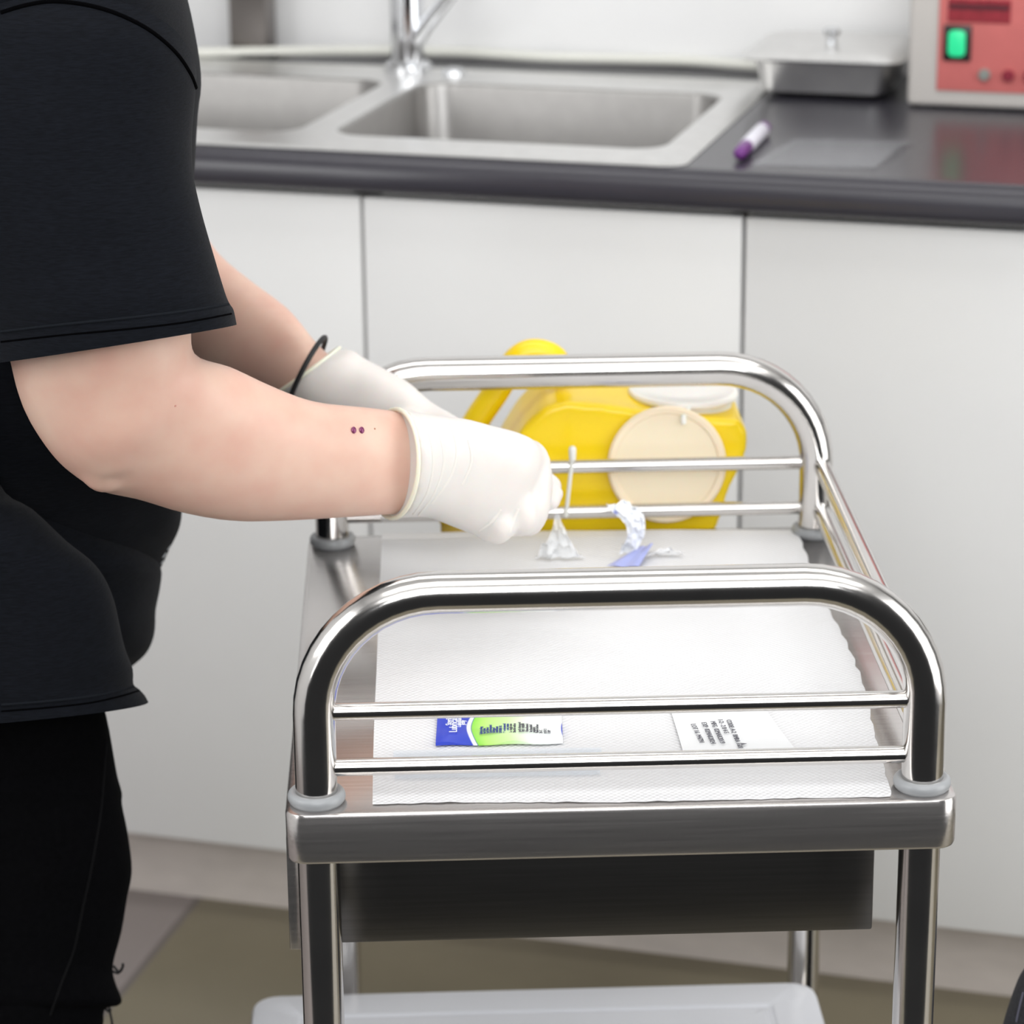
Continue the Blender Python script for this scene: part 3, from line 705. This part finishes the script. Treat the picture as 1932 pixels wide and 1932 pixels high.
# face and ears (above the frame)
def side_hit(x, y, sgn):
    q_ = atY(x, y, 2.17); l, n_, i_, d_ = bb.ray_cast(Vector((q_.x, 2.17+sgn*.4, q_.z)), Vector((0, -sgn, 0)))
    return l
for sg in (-1, 1):
    l = side_hit(212, -425, sg)
    if l: build('eye', ball_tube(NB(), [l+Vector((-.004, 0, 0)), l+Vector((.004, 0, 0))], [.0040, .0040]), MARKW, body); build('iris', ball_tube(NB(), [l+Vector((.001, -sg*-.0022, 0)), l+Vector((.0016, -sg*-.0022, 0))], [.0030, .0030]), HAIR, body); build('eyebrow', tube(NB(), [l+Vector((-.010, 0, .016)), l+Vector((.004, 0, .019)), l+Vector((.012, 0, .015))], .0022, 8), HAIR, body)
    l = side_hit(75, -405, sg)
    if l: build('ear', tube(NB(), [l+Vector((.010*math.cos(t_*.5), sg*.004, .020*math.sin(t_*.5))) for t_ in range(13)], .005, 10, closed=True), SKIN, body)
l0 = atY(252, -335, 2.17)
build('mouth', tube(NB(), spline([l0+Vector((-.010, -.018, 0)), l0+Vector((.001, -.008, .001)), l0+Vector((.003, 0, 0)), l0+Vector((.001, .008, .001)), l0+Vector((-.010, .018, 0))], 4), .0032, 8), mat('lips', (.55, .22, .2), .5), body)

# t-shirt: torso, front panel fold and two sleeves
def hemrow(base, dy): return tuple(base)
bm = NB()
tors = [(-60, -175, 200, -160, 2.17, .075), (-180, -120, 260, -110, 2.17, .15), (-290, -60, 330, -50, 2.16, .225), (-330, 0, 352, 0, 2.155, .235), (-345, 90, 370, 90, 2.16, .225), (-345, 160, 377, 160, 2.165, .215), (-340, 215, 372, 215, 2.17, .20), (-335, 320, 366, 320, 2.17, .185), (-325, 600, 352, 600, 2.175, .180), (-315, 850, 346, 850, 2.19, .172),
        (-305, 960, 343, 960, 2.21, .165), (-300, 1000, 336, 1000, 2.22, .16), (-300, 1035, 319, 1035, 2.23, .155), (-300, 1070, 303, 1070, 2.235, .15)]
ringloft(bm, tors, 3, 96, 2.1, wob=.006, seed=3)
tors = [(-320, 780, -60, 780, 2.19, .15), (-320, 850, 30, 850, 2.2, .168), (-310, 905, 90, 900, 2.2, .176), (-305, 950, 145, 940, 2.205, .180), (-300, 985, 190, 975, 2.21, .182), (-300, 1015, 235, 1008, 2.21, .18), (-300, 1045, 280, 1038, 2.215, .178), (-300, 1075, 302, 1070, 2.215, .176), (-300, 1105, 301, 1105, 2.22, .172), (-300, 1150, 292, 1150, 2.22, .170), (-300, 1185, 291, 1185, 2.22, .17), (-290, 1212, 285, 1212, 2.22, .165), (-280, 1236, 272, 1236, 2.22, .16), (-250, 1258, 248, 1258, 2.22, .15)]
ringloft(bm, tors, 3, 96, 2.1, wob=.006, seed=3)
pan = [(-330, 700, -60, 700, 2.03, .055), (-330, 860, -20, 860, 2.03, .06), (-330, 930, 10, 930, 2.02, .065), (-330, 965, 60, 960, 2.015, .066), (-330, 1010, 124, 1020, 2.01, .068), (-330, 1060, 168, 1055, 2.01, .07), (-330, 1090, 195, 1088, 2.01, .07), (-330, 1134, 215, 1134, 2.015, .075), (-330, 1188, 227, 1188, 2.02, .08), (-330, 1225, 236, 1225, 2.03, .09), (-330, 1262, 250, 1262, 2.04, .10), (-330, 1300, 251, 1290, 2.05, .11, 0, 5), (-330, 1318, 262, 1300, 2.055, .115, 0, 8), (-335, 1345, 272, 1311, 2.06, .12, 0, 10), (-340, 1378, 279, 1323, 2.06, .122, 0, 16)]
ringloft(bm, pan, 3, 96, 2.4, wob=.003, seed=8)
slv = [(-200, 150, 367, 168, 2.0, .085, 30, -163), (-200, 200, 366, 198, 1.985, .09, 20, -125), (-195, 270, 362, 262, 1.97, .09, 0, -70), (-180, 350, 364, 330, 1.96, .088, 0, -30), (-150, 430, 379, 400, 1.95, .086), (-110, 520, 402, 480, 1.945, .085), (-80, 600, 423, 550, 1.94, .085), (-70, 640, 432, 572, 1.94, .085, 0, 3), (-66, 660, 440, 585, 1.94, .0862, 0, 4), (-60, 690, 446, 612, 1.94, .087, 0, 5)]
ringloft(bm, slv, 4, 96, 2.1, wob=.0035, seed=21)
fsl = [(60, 120, 330, 100, 2.33, .07), (60, 300, 345, 260, 2.345, .07), (90, 430, 350, 350, 2.35, .066), (130, 500, 365, 410, 2.35, .062)]
ringloft(bm, fsl, 4, 48, 2.1)
shirt = build('t_shirt', bm, SHIRT, pe, sharp=60)
bs = bvh_of(shirt)
def seam(pts, r, nm='seam', m_=HEM, lift=0, par=shirt, b_=bs, n=5):
    P_ = on_surface(b_, pts, lift, n)
    if len(P_) > 3: build(nm, tube(NB(), P_, r, 8), m_, par)
seam([(2, 24), (50, 10), (100, 3), (160, 9), (220, 26), (280, 56), (330, 98), (358, 138), (369, 165)], .0016, 'armhole_seam', SEAMD)
for pq in ([(306, 1052), (312, 1044)], [(312, 1058), (320, 1048)], [(304, 1062), (311, 1056)], [(316, 1036), (321, 1030)]): seam(pq, .0011, 'shirt_print', mat('silver_print', (.35, .37, .38), .5))
seam([(2, 626), (120, 612), (240, 600), (350, 587), (431, 574)], .0010, 'sleeve_hem_stitching')
seam([(2, 645), (120, 632), (240, 621), (350, 608), (436, 592)], .0007, 'sleeve_hem_stitching', SEAMD)
seam([(2, 1330), (90, 1323), (170, 1314), (225, 1303), (256, 1294)], .0010, 'hem_stitching')
seam([(2, 1342), (90, 1335), (170, 1326), (225, 1314), (262, 1303)], .0007, 'hem_stitching', SEAMD)

# trousers
bm = NB()
for lx, ly, sc_ in ((0, 2.09, 1), (-16, 2.29, .95)):
    st = [(-270, 1290, 180, 1290, ly, .105), (-265, 1350, 200, 1350, ly, .105), (-262, 1437, 216, 1437, ly, .102), (-258, 1467, 222, 1467, ly, .10), (-255, 1496, 230, 1496, ly, .10), (-250, 1518, 230, 1518, ly, .098), (-240, 1568, 240, 1568, ly, .095), (-225, 1627, 248, 1627, ly, .09), (-210, 1660, 247, 1660, ly, .088), (-200, 1693, 240, 1693, ly, .086), (-180, 1758, 229, 1758, ly, .084),
          (-170, 1810, 215, 1810, ly, .082), (-165, 1835, 213, 1835, ly, .082), (-163, 1860, 220, 1860, ly, .082), (-161, 1887, 230, 1887, ly, .082), (-160, 1898, 221, 1898, ly, .08), (-158, 1906, 197, 1906, ly, .08), (-155, 1960, 190, 1960, ly, .078), (-160, 2200, 130, 2200, ly, .068), (-150, 2450, 90, 2450, ly, .06), (-145, 2600, 75, 2600, ly, .058)]
    st = [(a+lx, b, c*sc_+lx if c < 260 else c, d, e_, f_) for a, b, c, d, e_, f_ in st]
    ringloft(bm, st, 3, 64, 2.2, wob=.002, seed=5)
trs = build('trousers', bm, TROUS, pe, sharp=60)
bt = bvh_of(trs)
seam([(200, 1400), (196, 1463), (190, 1530), (183, 1578), (170, 1650), (157, 1709), (140, 1790), (118, 1850), (95, 1915)], .0012, 'side_seam', SEAMT, par=trs, b_=bt)
Yt = 2.09
for pts_ in ([(214, 1822), (224, 1833), (231, 1826), (232, 1818)], [(212, 1832), (222, 1836), (230, 1830)], [(206, 1900), (208, 1912), (211, 1926), (212, 1940)], [(198, 1902), (205, 1908), (209, 1904)]):
    build('frayed_thread', tube(NB(), spline([atY(x, y, Yt) for x, y in pts_], 4), .0011, 6), BLACKR, trs)
for lx, ly in ((0, 2.08), (-14, 2.27)):
    a = atY(-60+lx, 2600, ly); bm = NB(); Ls = []
    for z, i in ((0, .004), (.004, 0), (.02, 0), (.035, .006), (.055, .018), (.075, .028)):
        xs = a.x-.06+i*.4; xe = a.x+.19-i*3.6
        Ls.append([Vector((x, y, z)) for x, y in rrect(xs, xe, ly-.044+i, ly+.044-i, .024 if i < .02 else .015)])
    stack(bm, Ls); build('shoe', bm, SHOE, pe)
# hair
bm = NB(); ringloft(bm, [(-100, -300, 60, -300, 2.17, .066), (-125, -400, 120, -420, 2.17, .079), (-118, -520, 200, -560, 2.17, .08), (-70, -640, 220, -640, 2.17, .062), (0, -670, 130, -665, 2.17, .03)], 4, 32); build('hair', bm, HAIR, pe)

# gloves
def finger(bm, pts, rs): ball_tube(bm, spline([atY(*p_) for p_ in pts], 4), [rs[0]+(rs[1]-rs[0])*k/(4*(len(pts)-1)) for k in range(4*(len(pts)-1)+1)], 12)
def ng():
    bm = NB()
    ringloft(bm, [(742, 978, 748, 772, 2.025, .036, 46, 0), (775, 976, 782, 777, 2.03, .035, 38, 0), (810, 977, 825, 783, 2.037, .033, 22, 0), (850, 992, 878, 790, 2.045, .032, 8, 0), (890, 1007, 925, 802, 2.048, .031), (925, 1013, 975, 815, 2.05, .029), (955, 1003, 1010, 832, 2.052, .026), (985, 975, 1028, 860, 2.055, .020)], 4, 40, 2.2)
    finger(bm, [(985, 850, 2.07), (1010, 860, 2.06), (1020, 905, 2.052), (1018, 945, 2.065), (1005, 965, 2.075)], (.0105, .0088))
    finger(bm, [(975, 870, 2.055), (1010, 895, 2.052), (1016, 950, 2.047), (1006, 983, 2.05), (995, 992, 2.06)], (.0105, .0088))
    finger(bm, [(955, 905, 2.04), (983, 935, 2.040), (993, 975, 2.036), (980, 992, 2.045), (965, 985, 2.055)], (.0105, .0085))
    finger(bm, [(915, 930, 2.035), (940, 962, 2.037), (950, 993, 2.033), (938, 1008, 2.040), (915, 1000, 2.05)], (.010, .0080))
    finger(bm, [(860, 900, 2.075), (930, 930, 2.095), (985, 955, 2.10), (1020, 950, 2.095)], (.013, .0095))
    return fuse(bm, .0026, 9)
def fg():
    bm = NB()
    ringloft(bm, [(522, 741, 640, 657, 2.233, .033, 0, 2), (548, 757, 652, 658, 2.226, .032, 0, 2), (578, 778, 666, 661, 2.22, .030), (620, 800, 690, 677, 2.212, .028), (670, 820, 730, 698, 2.20, .027), (720, 840, 772, 722, 2.19, .027), (770, 862, 812, 757, 2.175, .026), (830, 885, 860, 785, 2.15, .024), (880, 900, 900, 810, 2.13, .02)], 4, 40, 2.1)
    finger(bm, [(870, 830, 2.15), (940, 850, 2.14), (1000, 890, 2.125), (1040, 918, 2.115)], (.011, .0088))
    finger(bm, [(870, 850, 2.14), (945, 880, 2.13), (1005, 910, 2.115), (1042, 932, 2.105)], (.011, .0088))
    finger(bm, [(865, 870, 2.13), (940, 905, 2.12), (1000, 930, 2.11), (1038, 945, 2.10)], (.0105, .0082))
    finger(bm, [(860, 885, 2.12), (930, 925, 2.11), (980, 950, 2.10), (1015, 962, 2.10)], (.010, .008))
    finger(bm, [(760, 800, 2.15), (840, 830, 2.12), (910, 860, 2.105), (970, 890, 2.10)], (.013, .0095))
    return fuse(bm, .0026, 4)
g1 = build('glove', ng(), GLOVE, pe, sharp=180, label='white latex glove on the nearer hand')
g2 = build('glove', fg(), GLOVE, pe, sharp=180, label='white latex glove on the farther hand, under the hair tie')
def cuffring(st, par, r, n=36, ext=1.0):
    ax_, ay_, bx_, by_, Y, hd_, sx_, sy_ = st
    A = atY(ax_, ay_, Y); B = atY(bx_, by_, Y); C = (A+B)/2; u = (B-A)/2*ext
    v = (CAM-C).normalized()*hd_*1.05*ext + (atY((ax_+bx_)/2+sx_, (ay_+by_)/2+sy_, Y)-C)
    pts = [C+u*math.cos(2*math.pi*k/n)+v*math.sin(2*math.pi*k/n) for k in range(n)]
    build('cuff_bead', tube(NB(), pts, r, 10, closed=True), CUFF, par)
cuffring((740, 978, 746, 772, 2.025, .0365, 46, 0), g1, .0017)
cuffring((521, 742, 641, 656, 2.233, .033, 0, 2), g2, .0015)
bg = bvh_of(g1)
for pts_ in ([(772, 778), (806, 810), (818, 870), (806, 930), (776, 976)], [(795, 782), (826, 815), (838, 870), (820, 930), (790, 972)], [(850, 800), (862, 850), (850, 900), (815, 950)], [(884, 830), (890, 870), (872, 915)], [(905, 1003), (928, 985), (945, 962)], [(962, 1004), (968, 985), (978, 960)]):
    seam(pts_, .0015, 'glove_wrinkle', GLOVEW, -.0008, g1, bg)
# hair tie round the far wrist
def ringpts(st, ext, n=32):
    ax_, ay_, bx_, by_, Y, hd_, sx_, sy_ = st
    A = atY(ax_, ay_, Y); B = atY(bx_, by_, Y); C = (A+B)/2; u = (B-A)/2*ext
    v = (CAM-C).normalized()*hd_*1.05*ext + (atY((ax_+bx_)/2+sx_, (ay_+by_)/2+sy_, Y)-C)
    return [C+u*math.cos(2*math.pi*k/n)+v*math.sin(2*math.pi*k/n) for k in range(n)]
build('hair_tie', tube(NB(), ringpts((548, 762, 612, 639, 2.228, .035, -8, -4), 1.04), .0021, 10, closed=True), BLACKR, pe, label='thin black hair tie round the far wrist')

# ------------------------------------------------------------------ dark fabric bag at the right edge
bgY = 2.0
bag = thing('fabric_bag', 'dark woven fabric bag edge at the bottom right, beside the trolley', 'bag', atZ(2150, 2900, 0))
yb_ = bgY
bm = NB(); ringloft(bm, [(1800, 2690, 2500, 2690, yb_, .10), (1815, 2500, 2500, 2500, yb_, .11), (1850, 2200, 2480, 2200, yb_, .11), (1872, 2020, 2450, 2020, yb_, .105), (1893, 1932, 2420, 1932, yb_, .10), (1912, 1872, 2390, 1872, yb_, .09), (1932, 1828, 2350, 1828, yb_, .075), (1975, 1790, 2300, 1790, yb_, .05), (2040, 1772, 2240, 1772, yb_, .02)], 4, 64, 2.6, wob=.002)
for v in bm.verts: v.co.z = max(v.co.z, 0)
bgb = build('bag_body', bm, BAGM, bag)
bb2 = bvh_of(bgb)
seam([(1918, 1928), (1924, 1900), (1931, 1872)], .0012, 'bag_seam', mat('bag_seam_thread', (.08, .08, .11), .7), par=bgb, b_=bb2)
bm = NB(); tube(bm, spline([atY(2080, 1785, yb_), atY(2100, 1700, yb_), atY(2160, 1660, yb_), atY(2220, 1700, yb_), atY(2240, 1785, yb_)], 6), .006, 12); build('bag_handle', bm, BAGM, bag)
